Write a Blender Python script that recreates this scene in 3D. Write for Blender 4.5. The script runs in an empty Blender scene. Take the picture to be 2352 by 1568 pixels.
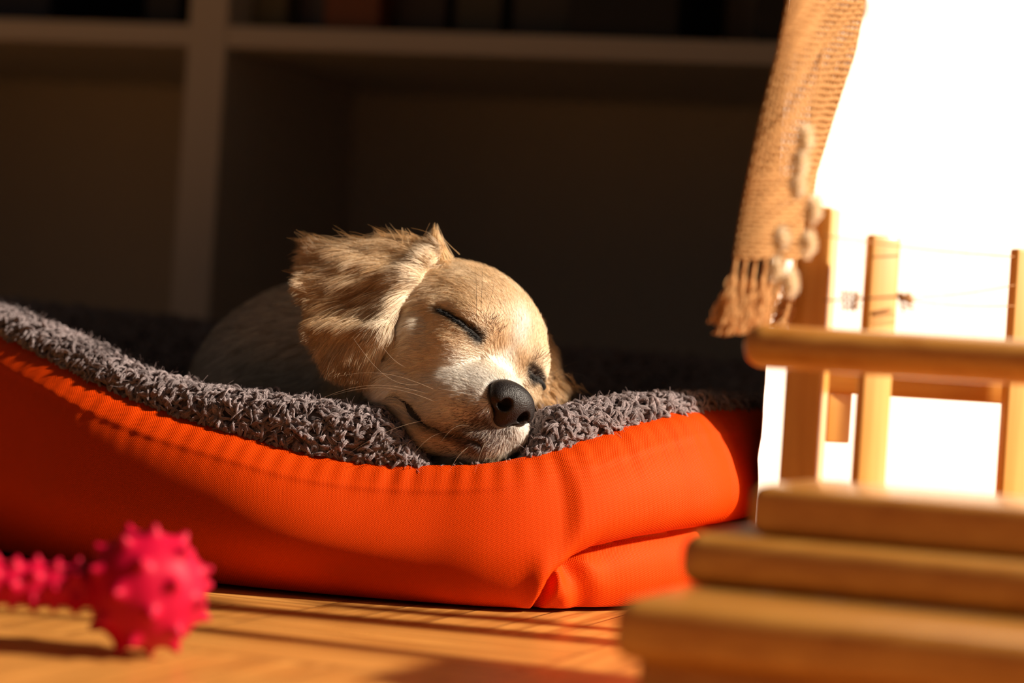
import bpy, math, random
import numpy as np
from mathutils import Vector, Matrix
rng = np.random.default_rng(7)
random.seed(7)
SC = bpy.context.scene
COL = SC.collection
PI = math.pi
# ------------------------------------------------------------------ camera
F_PX = 85.0/36.0*2352.0
TH = 0.0646
CAM = np.array([0.0, 0.0, 0.14])
RV = np.array([math.cos(TH), 0.0, math.sin(TH)])
UV_ = np.array([-math.sin(TH), 0.0, math.cos(TH)])
FW = np.array([0.0, 1.0, 0.0])
D0 = 1.30
S = D0/F_PX
cam_d = bpy.data.cameras.new('camera'); cam = bpy.data.objects.new('camera', cam_d); COL.objects.link(cam)
cam_d.lens = 85; cam_d.sensor_width = 36; cam_d.clip_start = 0.02
cam_d.dof.use_dof = True; cam_d.dof.focus_distance = 1.275; cam_d.dof.aperture_fstop = 3.8
cam.matrix_world = Matrix(((RV[0], UV_[0], -FW[0], CAM[0]), (RV[1], UV_[1], -FW[1], CAM[1]), (RV[2], UV_[2], -FW[2], CAM[2]), (0, 0, 0, 1)))
SC.camera = cam
# ------------------------------------------------------------------ light
SC.view_settings.view_transform = 'Standard'; SC.view_settings.look = 'None'
SC.view_settings.exposure = 0.0; SC.view_settings.gamma = 1.0; SC.view_settings.use_curve_mapping = False
w = bpy.data.worlds.new('room_air'); SC.world = w; w.use_nodes = True
w.node_tree.nodes['Background'].inputs[0].default_value = (1.0, 0.88, 0.74, 1)
w.node_tree.nodes['Background'].inputs[1].default_value = 0.058
def lamp(name, kind, **k):
    d = bpy.data.lights.new(name, kind); o = bpy.data.objects.new(name, d); COL.objects.link(o)
    for a, b in k.items(): setattr(d, a, b)
    return o
SUN_DIR = Vector((1.0, -0.215, 0.59)).normalized()      # towards the sun
sun = lamp('sun', 'SUN', energy=9.5, angle=math.radians(3.5), color=(1.0, 0.87, 0.71))
sun.rotation_euler = SUN_DIR.to_track_quat('Z', 'Y').to_euler()
fill_lamp = lamp('added_fill_light', 'AREA', energy=9.0, color=(1.0, 0.8, 0.6), shape='RECTANGLE', size=1.2, size_y=1.3)  # added area lamp for soft fill, as from an assumed window; none is modelled
fill_lamp.location = (1.9, 0.45, 1.0)
fill_lamp.rotation_euler = (Vector((1.9, 0.45, 1.0)) - Vector((0.0, 1.5, 0.1))).to_track_quat('Z', 'Y').to_euler()

def P(px, py, d):
    """world point seen at picture position (px, py) at distance d"""
    return CAM + d*FW + (d/F_PX)*((px-1176.0)*RV + (784.0-py)*UV_)
def W(X, Y, Z):
    """head-scale coordinates (unit = 1/5553 of 1.30 m, Y up, Z towards camera) to world"""
    X = np.asarray(X, float)[..., None]; Y = np.asarray(Y, float)[..., None]; Z = np.asarray(Z, float)[..., None]
    return CAM + D0*FW + S*((X-1176.0)*RV + (Y+784.0)*UV_ - Z*FW)
# ------------------------------------------------------------------ object helpers
def link(name, data, parent=None, loc=None):
    o = bpy.data.objects.new(name, data); COL.objects.link(o)
    if parent is not None: o.parent = parent
    if loc is not None: o.location = loc
    return o
def tag(o, label=None, cat=None, group=None, kind=None):
    if label: o['label'] = label
    if cat: o['category'] = cat
    if group: o['group'] = group
    if kind: o['kind'] = kind
    return o
def root(name, loc, label, cat, group=None):
    o = link(name, None, None, tuple(loc)); return tag(o, label, cat, group)
def mesh_obj(name, verts, faces, mat, parent=None, smooth=True, uvs=None, sharp=None):
    """verts are world coordinates; they are stored relative to the parent's origin"""
    verts = np.asarray(verts, float)
    org = np.zeros(3)
    if parent is not None: org = world_loc(parent)
    me = bpy.data.meshes.new(name)
    me.from_pydata((verts-org).tolist(), [], faces if isinstance(faces, list) else faces.tolist())
    me.validate(); me.update()
    if smooth: me.polygons.foreach_set('use_smooth', [True]*len(me.polygons))
    if uvs is not None:
        uvl = me.uv_layers.new(name='uv'); li = np.zeros(len(me.loops), int); me.loops.foreach_get('vertex_index', li)
        uvl.data.foreach_set('uv', np.asarray(uvs, float)[li].ravel())
    if sharp: me.set_sharp_from_angle(angle=math.radians(sharp))
    me.materials.append(mat)
    return link(name, me, parent)
def world_loc(o):
    v = np.array(o.location, float)
    while o.parent is not None:
        o = o.parent; v = v + np.array(o.location, float)
    return v
def hair_obj(name, pts, radii, cols, mat, parent=None):
    """pts (n, k, 3) world, radii (n, k) metres, cols (n, 3)"""
    n, k, _ = pts.shape
    org = world_loc(parent) if parent is not None else np.zeros(3)
    hc = bpy.data.hair_curves.new(name)
    hc.add_curves([k]*n)
    hc.attributes['position'].data.foreach_set('vector', (pts-org).reshape(-1).astype(np.float32))
    ra = hc.attributes.get('radius') or hc.attributes.new('radius', 'FLOAT', 'POINT')
    ra.data.foreach_set('value', radii.reshape(-1).astype(np.float32))
    ca = hc.attributes.new('hcol', 'FLOAT_COLOR', 'CURVE')
    c4 = np.concatenate([np.clip(cols, 0, 1), np.ones((n, 1))], 1)
    ca.data.foreach_set('color', c4.reshape(-1).astype(np.float32))
    hc.materials.append(mat)
    return link(name, hc, parent)
def tube_mesh(path, radii, seg=12, cap=True):
    path = np.asarray(path, float); n = len(path)
    if np.isscalar(radii): radii = np.full(n, radii)
    t = np.gradient(path, axis=0); t /= np.linalg.norm(t, axis=1)[:, None]+1e-12
    a = np.array([0, 0, 1.0]) if abs(t[0][2]) < .9 else np.array([0, 1.0, 0])
    V = []
    for i in range(n):
        b = np.cross(t[i], a); b /= np.linalg.norm(b); a = np.cross(b, t[i])
        for j in range(seg):
            an = 2*PI*j/seg
            V.append(path[i]+radii[i]*(math.cos(an)*a+math.sin(an)*b))
    F = [[i*seg+j, i*seg+(j+1) % seg, (i+1)*seg+(j+1) % seg, (i+1)*seg+j] for i in range(n-1) for j in range(seg)]
    if cap: F += [list(range(seg))[::-1], [(n-1)*seg+j for j in range(seg)]]
    return V, F
def merge(parts):
    V, F = [], []
    for v, f in parts:
        o = len(V); V += [list(x) for x in v]; F += [[i+o for i in q] for q in f]
    return V, F
def rbox(center, size, yaw=0.0, bevel=0.002, seg=3):
    import bmesh
    bm = bmesh.new(); bmesh.ops.create_cube(bm, size=1.0)
    bmesh.ops.scale(bm, vec=size, verts=bm.verts)
    if bevel > 0: bmesh.ops.bevel(bm, geom=list(bm.edges), offset=bevel, segments=seg, profile=.5, affect='EDGES')
    bmesh.ops.rotate(bm, matrix=Matrix.Rotation(yaw, 3, 'Z'), verts=bm.verts)
    bmesh.ops.translate(bm, vec=center, verts=bm.verts)
    bm.verts.ensure_lookup_table()
    V = [list(v.co) for v in bm.verts]; F = [[v.index for v in f.verts] for f in bm.faces]
    bm.free(); return V, F
# ------------------------------------------------------------------ materials
def mat(name):
    m = bpy.data.materials.new(name); m.use_nodes = True
    return m, m.node_tree, m.node_tree.nodes['Principled BSDF']
def nd(t, kind, **k):
    n = t.nodes.new(kind)
    for a, b in k.items():
        if a.startswith('i_'): n.inputs[a[2:].replace('_', ' ')].default_value = b
        else: setattr(n, a, b)
    return n
def math_n(t, op, a, b=None, c=None):
    n = t.nodes.new('ShaderNodeMath'); n.operation = op
    for i, v in enumerate((a, b, c)):
        if v is None: continue
        if hasattr(v, 'links') or hasattr(v, 'is_linked'): t.links.new(v, n.inputs[i])
        else: n.inputs[i].default_value = v
    return n.outputs[0]
def mix_n(t, fac, a, b, blend='MIX'):
    n = t.nodes.new('ShaderNodeMix'); n.data_type = 'RGBA'; n.blend_type = blend
    for s, v in ((n.inputs[0], fac), (n.inputs[6], a), (n.inputs[7], b)):
        if hasattr(v, 'is_linked'): t.links.new(v, s)
        elif isinstance(v, tuple): s.default_value = (*v[:3], 1)
        else: s.default_value = v
    return n.outputs[2]
def plain(name, col, rough=.6, noise=.0, scale=40., bump=.0, spec=.5, **k):
    m, t, b = mat(name)
    b.inputs['Base Color'].default_value = (*col, 1); b.inputs['Roughness'].default_value = rough
    b.inputs['Specular IOR Level'].default_value = spec
    tc = nd(t, 'ShaderNodeTexCoord'); nz = nd(t, 'ShaderNodeTexNoise', i_Scale=scale, i_Detail=4.0)
    t.links.new(tc.outputs['Object'], nz.inputs['Vector'])
    if noise: t.links.new(mix_n(t, nz.outputs[0], tuple(c*(1-noise) for c in col), tuple(min(1, c*(1+noise)) for c in col)), b.inputs['Base Color'])
    if bump:
        bp = nd(t, 'ShaderNodeBump', i_Strength=.6, i_Distance=bump); t.links.new(nz.outputs[0], bp.inputs['Height']); t.links.new(bp.outputs[0], b.inputs['Normal'])
    for a, v in k.items(): b.inputs[a.replace('_', ' ')].default_value = v
    return m
def wood_mat(name, c1, c2, rough=.4, yaw=0.0, sc=(3, 60, 60)):
    m, t, b = mat(name)
    tc = nd(t, 'ShaderNodeTexCoord'); mp = nd(t, 'ShaderNodeMapping'); mp.inputs['Scale'].default_value = sc; mp.inputs['Rotation'].default_value = (0, 0, yaw)
    t.links.new(tc.outputs['Object'], mp.inputs[0])
    nz = nd(t, 'ShaderNodeTexNoise', i_Scale=2.0, i_Detail=6.0, i_Roughness=.6, i_Distortion=.4); t.links.new(mp.outputs[0], nz.inputs['Vector'])
    cr = nd(t, 'ShaderNodeValToRGB'); cr.color_ramp.elements[0].position = .35; cr.color_ramp.elements[1].position = .68
    cr.color_ramp.elements[0].color = (*c1, 1); cr.color_ramp.elements[1].color = (*c2, 1)
    t.links.new(nz.outputs[0], cr.inputs[0]); t.links.new(cr.outputs[0], b.inputs['Base Color'])
    b.inputs['Roughness'].default_value = rough; b.inputs['Coat Weight'].default_value = .8; b.inputs['Coat Roughness'].default_value = .22
    bp = nd(t, 'ShaderNodeBump', i_Strength=.15, i_Distance=.001); t.links.new(nz.outputs[0], bp.inputs['Height']); t.links.new(bp.outputs[0], b.inputs['Normal'])
    return m
def fur_mat(name, rough=.35, radial=.55):
    m = bpy.data.materials.new(name); m.use_nodes = True; t = m.node_tree; t.nodes.remove(t.nodes['Principled BSDF'])
    h = t.nodes.new('ShaderNodeBsdfHairPrincipled'); h.model = 'CHIANG'; h.parametrization = 'COLOR'
    at = nd(t, 'ShaderNodeAttribute', attribute_name='hcol'); g = nd(t, 'ShaderNodeGamma'); g.inputs[1].default_value = 1.7; t.links.new(at.outputs['Color'], g.inputs[0]); t.links.new(g.outputs[0], h.inputs['Color'])
    pb = nd(t, 'ShaderNodeBsdfPrincipled'); g2 = nd(t, 'ShaderNodeGamma'); g2.inputs[1].default_value = 1.1; t.links.new(at.outputs['Color'], g2.inputs[0]); t.links.new(g2.outputs[0], pb.inputs['Base Color']); pb.inputs['Roughness'].default_value = .5; pb.inputs['Specular IOR Level'].default_value = .25
    h.inputs['Roughness'].default_value = rough; h.inputs['Radial Roughness'].default_value = radial; h.inputs['IOR'].default_value = 1.5
    mx = nd(t, 'ShaderNodeMixShader'); mx.inputs[0].default_value = .55; t.links.new(h.outputs[0], mx.inputs[1]); t.links.new(pb.outputs[0], mx.inputs[2])
    t.links.new(mx.outputs[0], t.nodes['Material Output'].inputs[0]); return m
def hair_mat(name, rough=.45, spec=.35, trans=.0):
    m, t, b = mat(name)
    at = nd(t, 'ShaderNodeAttribute', attribute_name='hcol')
    t.links.new(at.outputs['Color'], b.inputs['Base Color'])
    b.inputs['Roughness'].default_value = rough; b.inputs['Specular IOR Level'].default_value = spec
    if trans:
        tr = nd(t, 'ShaderNodeBsdfTranslucent'); t.links.new(at.outputs['Color'], tr.inputs[0])
        mx = nd(t, 'ShaderNodeMixShader'); mx.inputs[0].default_value = trans
        t.links.new(b.outputs[0], mx.inputs[1]); t.links.new(tr.outputs[0], mx.inputs[2])
        t.links.new(mx.outputs[0], t.nodes['Material Output'].inputs[0])
    return m
M = {}
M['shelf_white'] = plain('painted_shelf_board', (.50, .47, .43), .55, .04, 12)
M['wall'] = plain('white_plaster', (.86, .82, .76), .7, .03, 90, .0012)
M['pine'] = wood_mat('pine_wood', (.46, .175, .022), (.62, .29, .055), .38, math.radians(20))
M['pine_up'] = wood_mat('pine_wood_upright', (.60, .28, .05), (.74, .40, .10), .4, 0, (60, 60, 3))
# parquet
YAW = math.radians(20)
def floor_mat():
    m, t, b = mat('parquet')
    tc = nd(t, 'ShaderNodeTexCoord'); mp = nd(t, 'ShaderNodeMapping'); mp.inputs['Rotation'].default_value = (0, 0, YAW)
    mp.inputs['Location'].default_value = (.013, .052, 0)
    t.links.new(tc.outputs['Object'], mp.inputs[0]); sp = nd(t, 'ShaderNodeSeparateXYZ'); t.links.new(mp.outputs[0], sp.inputs[0])
    x, y = sp.outputs[0], sp.outputs[1]
    T, wd = .163, .0326
    cx = math_n(t, 'FLOOR', math_n(t, 'DIVIDE', x, T)); cy = math_n(t, 'FLOOR', math_n(t, 'DIVIDE', y, T))
    par = math_n(t, 'FLOORED_MODULO', math_n(t, 'ADD', cx, cy), 2.0)
    fx = math_n(t, 'FLOORED_MODULO', x, T); fy = math_n(t, 'FLOORED_MODULO', y, T)
    mixf = nd(t, 'ShaderNodeMix'); mixf.data_type = 'FLOAT'; t.links.new(par, mixf.inputs[0]); t.links.new(fx, mixf.inputs[2]); t.links.new(fy, mixf.inputs[3])
    acr = mixf.outputs[0]                                   # coordinate across the strips
    si = math_n(t, 'FLOOR', math_n(t, 'DIVIDE', acr, wd)); sf = math_n(t, 'FLOORED_MODULO', acr, wd)
    dist = math_n(t, 'MINIMUM', sf, math_n(t, 'SUBTRACT', wd, sf))
    dx = math_n(t, 'MINIMUM', fx, math_n(t, 'SUBTRACT', T, fx)); dy = math_n(t, 'MINIMUM', fy, math_n(t, 'SUBTRACT', T, fy))
    dist = math_n(t, 'MINIMUM', dist, math_n(t, 'MINIMUM', dx, dy))
    seam = math_n(t, 'LESS_THAN', dist, .00055)
    cb = nd(t, 'ShaderNodeCombineXYZ'); t.links.new(math_n(t, 'MULTIPLY_ADD', si, .37, cx), cb.inputs[0]); t.links.new(cy, cb.inputs[1]); t.links.new(par, cb.inputs[2])
    wn = nd(t, 'ShaderNodeTexWhiteNoise'); t.links.new(cb.outputs[0], wn.inputs[0])
    # grain
    lon = nd(t, 'ShaderNodeMix'); lon.data_type = 'FLOAT'; t.links.new(par, lon.inputs[0]); t.links.new(y, lon.inputs[2]); t.links.new(x, lon.inputs[3])
    lat = nd(t, 'ShaderNodeMix'); lat.data_type = 'FLOAT'; t.links.new(par, lat.inputs[0]); t.links.new(x, lat.inputs[2]); t.links.new(y, lat.inputs[3])
    gv = nd(t, 'ShaderNodeCombineXYZ'); t.links.new(math_n(t, 'MULTIPLY', lon.outputs[0], 8.0), gv.inputs[0]); t.links.new(math_n(t, 'MULTIPLY', lat.outputs[0], 160.0), gv.inputs[1]); t.links.new(math_n(t, 'MULTIPLY', wn.outputs[0], 50.0), gv.inputs[2])
    nz = nd(t, 'ShaderNodeTexNoise', i_Scale=1.0, i_Detail=6.0, i_Roughness=.6, i_Distortion=.5); t.links.new(gv.outputs[0], nz.inputs['Vector'])
    cr = nd(t, 'ShaderNodeValToRGB'); e = cr.color_ramp.elements
    e[0].position = .32; e[0].color = (.28, .095, .014, 1); e[1].position = .70; e[1].color = (.76, .355, .082, 1)
    t.links.new(nz.outputs[0], cr.inputs[0])
    c = mix_n(t, math_n(t, 'MULTIPLY', wn.outputs[0], .55), cr.outputs[0], (.62, .27, .06))
    c = mix_n(t, math_n(t, 'MULTIPLY', seam, .95), c, (.05, .018, .006))
    # scuffs and specks
    vz = nd(t, 'ShaderNodeTexVoronoi', i_Scale=140.0); t.links.new(tc.outputs['Object'], vz.inputs['Vector'])
    spk = math_n(t, 'LESS_THAN', vz.outputs['Distance'], .045)
    c = mix_n(t, math_n(t, 'MULTIPLY', spk, .5), c, (.8, .6, .4))
    t.links.new(c, b.inputs['Base Color'])
    n2 = nd(t, 'ShaderNodeTexNoise', i_Scale=26.0, i_Detail=5.0); t.links.new(tc.outputs['Object'], n2.inputs['Vector'])
    t.links.new(math_n(t, 'MULTIPLY_ADD', n2.outputs[0], .3, .17), b.inputs['Roughness'])
    h = math_n(t, 'SUBTRACT', math_n(t, 'MULTIPLY', nz.outputs[0], .25), seam)
    bp = nd(t, 'ShaderNodeBump', i_Strength=.4, i_Distance=.0006); t.links.new(h, bp.inputs['Height']); t.links.new(bp.outputs[0], b.inputs['Normal'])
    b.inputs['Specular IOR Level'].default_value = .45
    return m
M['floor'] = floor_mat()
def nylon():
    m, t, b = mat('orange_nylon')
    uv = nd(t, 'ShaderNodeUVMap', uv_map='uv'); mp = nd(t, 'ShaderNodeMapping'); mp.inputs['Rotation'].default_value = (0, 0, math.radians(12))
    t.links.new(uv.outputs[0], mp.inputs[0]); sp = nd(t, 'ShaderNodeSeparateXYZ'); t.links.new(mp.outputs[0], sp.inputs[0])
    k = 2*PI/.00128
    a = math_n(t, 'SINE', math_n(t, 'MULTIPLY', math_n(t, 'ADD', sp.outputs[0], sp.outputs[1]), k))
    c = math_n(t, 'SINE', math_n(t, 'MULTIPLY', math_n(t, 'SUBTRACT', sp.outputs[0], sp.outputs[1]), k))
    h = math_n(t, 'MULTIPLY', math_n(t, 'MULTIPLY_ADD', a, .5, .5), math_n(t, 'MULTIPLY_ADD', c, .5, .5))
    col = mix_n(t, h, (.58, .036, .0008), (.80, .072, .002))
    t.links.new(col, b.inputs['Base Color'])
    nz = nd(t, 'ShaderNodeTexNoise', i_Scale=9.0, i_Detail=3.0, i_Distortion=.6); t.links.new(uv.outputs[0], nz.inputs['Vector'])
    b1 = nd(t, 'ShaderNodeBump', i_Strength=.5, i_Distance=.006); t.links.new(nz.outputs[0], b1.inputs['Height'])
    b2 = nd(t, 'ShaderNodeBump', i_Strength=.55, i_Distance=.0004); t.links.new(h, b2.inputs['Height']); t.links.new(b1.outputs[0], b2.inputs['Normal'])
    t.links.new(b2.outputs[0], b.inputs['Normal'])
    b.inputs['Roughness'].default_value = .5; b.inputs['Specular IOR Level'].default_value = .16
    b.inputs['Specular Tint'].default_value = (1, .55, .25, 1)
    return m
M['nylon'] = nylon()
M['fleece_base'] = plain('fleece_backing', (.08, .06, .06), .95, .3, 200)
M['fleece_hair'] = hair_mat('fleece_yarn', .8, .08, .3)
M['fur'] = fur_mat('puppy_fur')
M['rubber'] = plain('pink_rubber', (.42, .002, .026), .5, .08, 60, .0003, .15, Subsurface_Weight=.0, Subsurface_Scale=.01)
M['burlap'] = plain('jute_yarn', (.46, .24, .09), .85, .2, 300, .0004, .2)
_t = M['burlap'].node_tree; _tr = nd(_t, 'ShaderNodeBsdfTranslucent'); _tr.inputs[0].default_value = (.6, .28, .07, 1); _mx = nd(_t, 'ShaderNodeMixShader'); _mx.inputs[0].default_value = .15
_t.links.new(_t.nodes['Principled BSDF'].outputs[0], _mx.inputs[1]); _t.links.new(_tr.outputs[0], _mx.inputs[2]); _t.links.new(_mx.outputs[0], _t.nodes['Material Output'].inputs[0])
M['burlap_hair'] = hair_mat('jute_fibres', .8, .15, .35)
M['cord'] = plain('brown_cord', (.35, .16, .05), .8, .2, 300)

# ------------------------------------------------------------------ room
mesh_obj('floor', [(-2.2, -.6, 0), (2.6, -.6, 0), (2.6, 3.2, 0), (-2.2, 3.2, 0), (-2.2, -.6, -.04), (2.6, -.6, -.04), (2.6, 3.2, -.04), (-2.2, 3.2, -.04)],
         [[0, 1, 2, 3], [7, 6, 5, 4], [0, 4, 5, 1], [1, 5, 6, 2], [2, 6, 7, 3], [3, 7, 4, 0]], M['floor'], smooth=False)['kind'] = 'structure'
# partition wall: its near corner stands beside the bed, its face runs back to the right
def wall():
    c = P(1737, 1060, 1.32); d = np.array([math.cos(math.radians(33)), math.sin(math.radians(33)), 0]); nrm = np.array([.16, 1.0, 0])*.055
    # camera side face from c along d, thickness behind
    a0 = np.array([c[0], c[1], 0]); L = 1.6; H = 2.4
    nz, V, F = 160, [], []
    zs = np.linspace(0, 1, nz+1)**2.2*H
    # chipped, slightly uneven corner edge
    prof = [(-.0, 1.0), (.0008, .35), (.0025, .0), (.01, 0), (.1, 0), (L, 0), (L, 1), (.1, 1)]
    for i, z in enumerate(zs):
        jit = .00012*math.sin(z*310)+.0001*math.sin(z*811+1)
        chip = .0022*math.exp(-((z-.083)/.0035)**2)+.0012*math.exp(-((z-.091)/.002)**2)
        for j, (s, q) in enumerate(prof):
            e = (jit-chip) if j < 3 else 0
            V.append(a0+d*(s+e)+nrm*q+np.array([0, 0, z]))
    k = len(prof)
    F = [[i*k+j, i*k+(j+1) % k, (i+1)*k+(j+1) % k, (i+1)*k+j] for i in range(nz) for j in range(k)]
    F += [list(range(k))[::-1], [nz*k+j for j in range(k)]]
    return mesh_obj('wall_right', V, F, M['wall'], smooth=False)
tag(wall(), kind='structure')
# ------------------------------------------------------------------ bookcase
BY = math.radians(-15)
bf = P(475, 100, 1.95)                                     # front of the divider
bx = np.array([math.cos(BY), math.sin(BY), 0]); by = np.array([-math.sin(BY), math.cos(BY), 0])
def bw(x, y, z): return np.array([bf[0], bf[1], 0])+bx*x+by*y+np.array([0, 0, z])
bc = root('bookcase', bw(0, .17, 0), 'white painted open bookcase with square compartments standing behind the dog bed', 'bookcase')
zsh = .3615
DEP = .33
def bbox(name, x0, x1, y0, y1, z0, z1, m, par, bev=.0008):
    c = bw((x0+x1)/2, (y0+y1)/2, (z0+z1)/2); v, f = rbox(c, (x1-x0, y1-y0, z1-z0), BY, bev, 2)
    return mesh_obj(name, v, f, m, par, smooth=False)
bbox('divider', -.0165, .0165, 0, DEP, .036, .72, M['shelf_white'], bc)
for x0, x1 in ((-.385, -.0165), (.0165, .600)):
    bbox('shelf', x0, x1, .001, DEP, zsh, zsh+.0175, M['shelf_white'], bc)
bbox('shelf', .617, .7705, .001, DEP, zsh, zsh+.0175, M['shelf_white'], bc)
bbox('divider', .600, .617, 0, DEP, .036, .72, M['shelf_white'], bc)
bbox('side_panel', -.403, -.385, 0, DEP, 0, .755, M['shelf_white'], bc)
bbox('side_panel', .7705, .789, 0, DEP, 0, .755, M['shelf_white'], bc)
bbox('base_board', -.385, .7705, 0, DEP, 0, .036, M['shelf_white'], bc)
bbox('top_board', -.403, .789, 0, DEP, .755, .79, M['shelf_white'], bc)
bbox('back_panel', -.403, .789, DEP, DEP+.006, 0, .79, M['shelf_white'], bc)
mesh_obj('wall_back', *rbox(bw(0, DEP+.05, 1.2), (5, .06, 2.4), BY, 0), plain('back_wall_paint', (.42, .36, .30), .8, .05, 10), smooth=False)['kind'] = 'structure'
# books on the upper shelf: (x centre offset, width, depth, height, y, colour, label)
zt = zsh+.0175
books = [
 (-.245, .16, .20, .24, .05, (.004, .006, .022), 'wide navy blue binder at the far left of the upper shelf', 'binder'),
 (-.0860, .017, .18, .20, .09, (.05, .035, .035), 'slim dull mauve book next to the navy blue binder', 'book'),
 (-.058, .030, .19, .22, .04, (.006, .005, .005), 'black book against the left side of the divider', 'book'),
 (.0325, .030, .18, .21, .05, (.13, .11, .06), 'thick olive beige book against the right side of the divider', 'book'),
 (.0580, .014, .18, .19, .07, (.05, .03, .035), 'thin plum coloured book beside the olive beige book', 'book'),
 (.0735, .014, .18, .20, .06, (.07, .06, .065), 'thin grey book just left of the orange brown folder', 'book'),
 (.1110, .047, .21, .23, .03, (.16, .045, .010), 'orange brown folder standing upright on the upper shelf', 'folder'),
 (.1590, .044, .19, .17, .06, (.035, .022, .018), 'dark brown book to the right of the orange brown folder', 'book'),
 (.2050, .040, .19, .16, .07, (.06, .05, .03), 'dull olive book next to the dark brown book', 'book'),
 (.2560, .050, .20, .18, .08, (.05, .040, .03), 'grey brown book last before the black boxes', 'book'),
]
for (x, wd, dp, ht, y0, c, lab, cat) in books:
    r = root(cat, bw(x, y0+dp/2, zt), lab, cat, 'books and folders on the upper shelf')
    cov = plain('cover_'+cat, c, .5, .1, 50); pg = plain('pages', (.5, .42, .3), .9, .1, 400)
    th = .0022
    def bb(x0, x1, y0_, y1_, z0, z1): return rbox(bw((x0+x1)/2, (y0_+y1_)/2, (z0+z1)/2), (x1-x0, y1_-y0_, z1-z0), BY, .0006, 1)
    V, F = merge([bb(x-wd/2, x-wd/2+th, y0, y0+dp, zt, zt+ht), bb(x+wd/2-th, x+wd/2, y0, y0+dp, zt, zt+ht), bb(x-wd/2, x+wd/2, y0, y0+th, zt, zt+ht)])
    mesh_obj('cover', V, F, cov, r, smooth=False)
    V, F = bb(x-wd/2+th, x+wd/2-th, y0+th, y0+dp-.003, zt+.002, zt+ht-.003)
    mesh_obj('pages', V, F, pg, r, smooth=False)
blk = plain('black_card', (.006, .005, .006), .6, .1, 60)
for x, wd, lab in ((.335, .09, 'black storage box beside the grey brown book'), (.52, .16, 'large black storage box at the right of the upper shelf')):
    r = root('storage_box', bw(x, .13, zt), lab, 'box', 'storage boxes on the upper shelf')
    mesh_obj('box_body', *rbox(bw(x, .13, zt+.07), (wd, .2, .14), BY, .003, 2), blk, r, smooth=False)
    mesh_obj('lid', *rbox(bw(x, .13, zt+.155), (wd+.006, .206, .03), BY, .003, 2), blk, r, smooth=False)
# ------------------------------------------------------------------ SDF tools
def sd_ell(p, c, r, A=None):
    q = p-np.asarray(c, np.float32)
    if A is not None: q = q@A
    r = np.asarray(r, np.float32); k0 = np.sqrt(((q/r)**2).sum(-1)); k1 = np.sqrt(((q/(r*r))**2).sum(-1))+1e-9
    return k0*(k0-1)/k1
def sd_cap(p, a, b, ra, rb):
    a = np.asarray(a, np.float32); b = np.asarray(b, np.float32); ba = b-a; h = np.clip(((p-a)@ba)/(ba@ba), 0, 1)
    return np.sqrt(((p-a-h[..., None]*ba)**2).sum(-1))-(ra+(rb-ra)*h)
def sd_tri(p, a, b, c, r):
    a, b, c = [np.asarray(v, np.float32) for v in (a, b, c)]
    n = np.cross(b-a, c-a); n /= np.linalg.norm(n)
    def seg(u, v):
        e = v-u; h = np.clip(((p-u)@e)/(e@e), 0, 1); return ((p-u-h[..., None]*e)**2).sum(-1)
    ins = (((p-a)@np.cross(n, b-a)) >= 0) & (((p-b)@np.cross(n, c-b)) >= 0) & (((p-c)@np.cross(n, a-c)) >= 0)
    pl = ((p-a)@n)**2
    return np.sqrt(np.where(ins, pl, np.minimum(np.minimum(seg(a, b), seg(b, c)), seg(c, a))))-r
def smin(a, b, k):
    h = np.maximum(k-np.abs(a-b), 0)/k; return np.minimum(a, b)-h*h*k*.25
def smax(a, b, k): return -smin(-a, -b, k)
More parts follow.
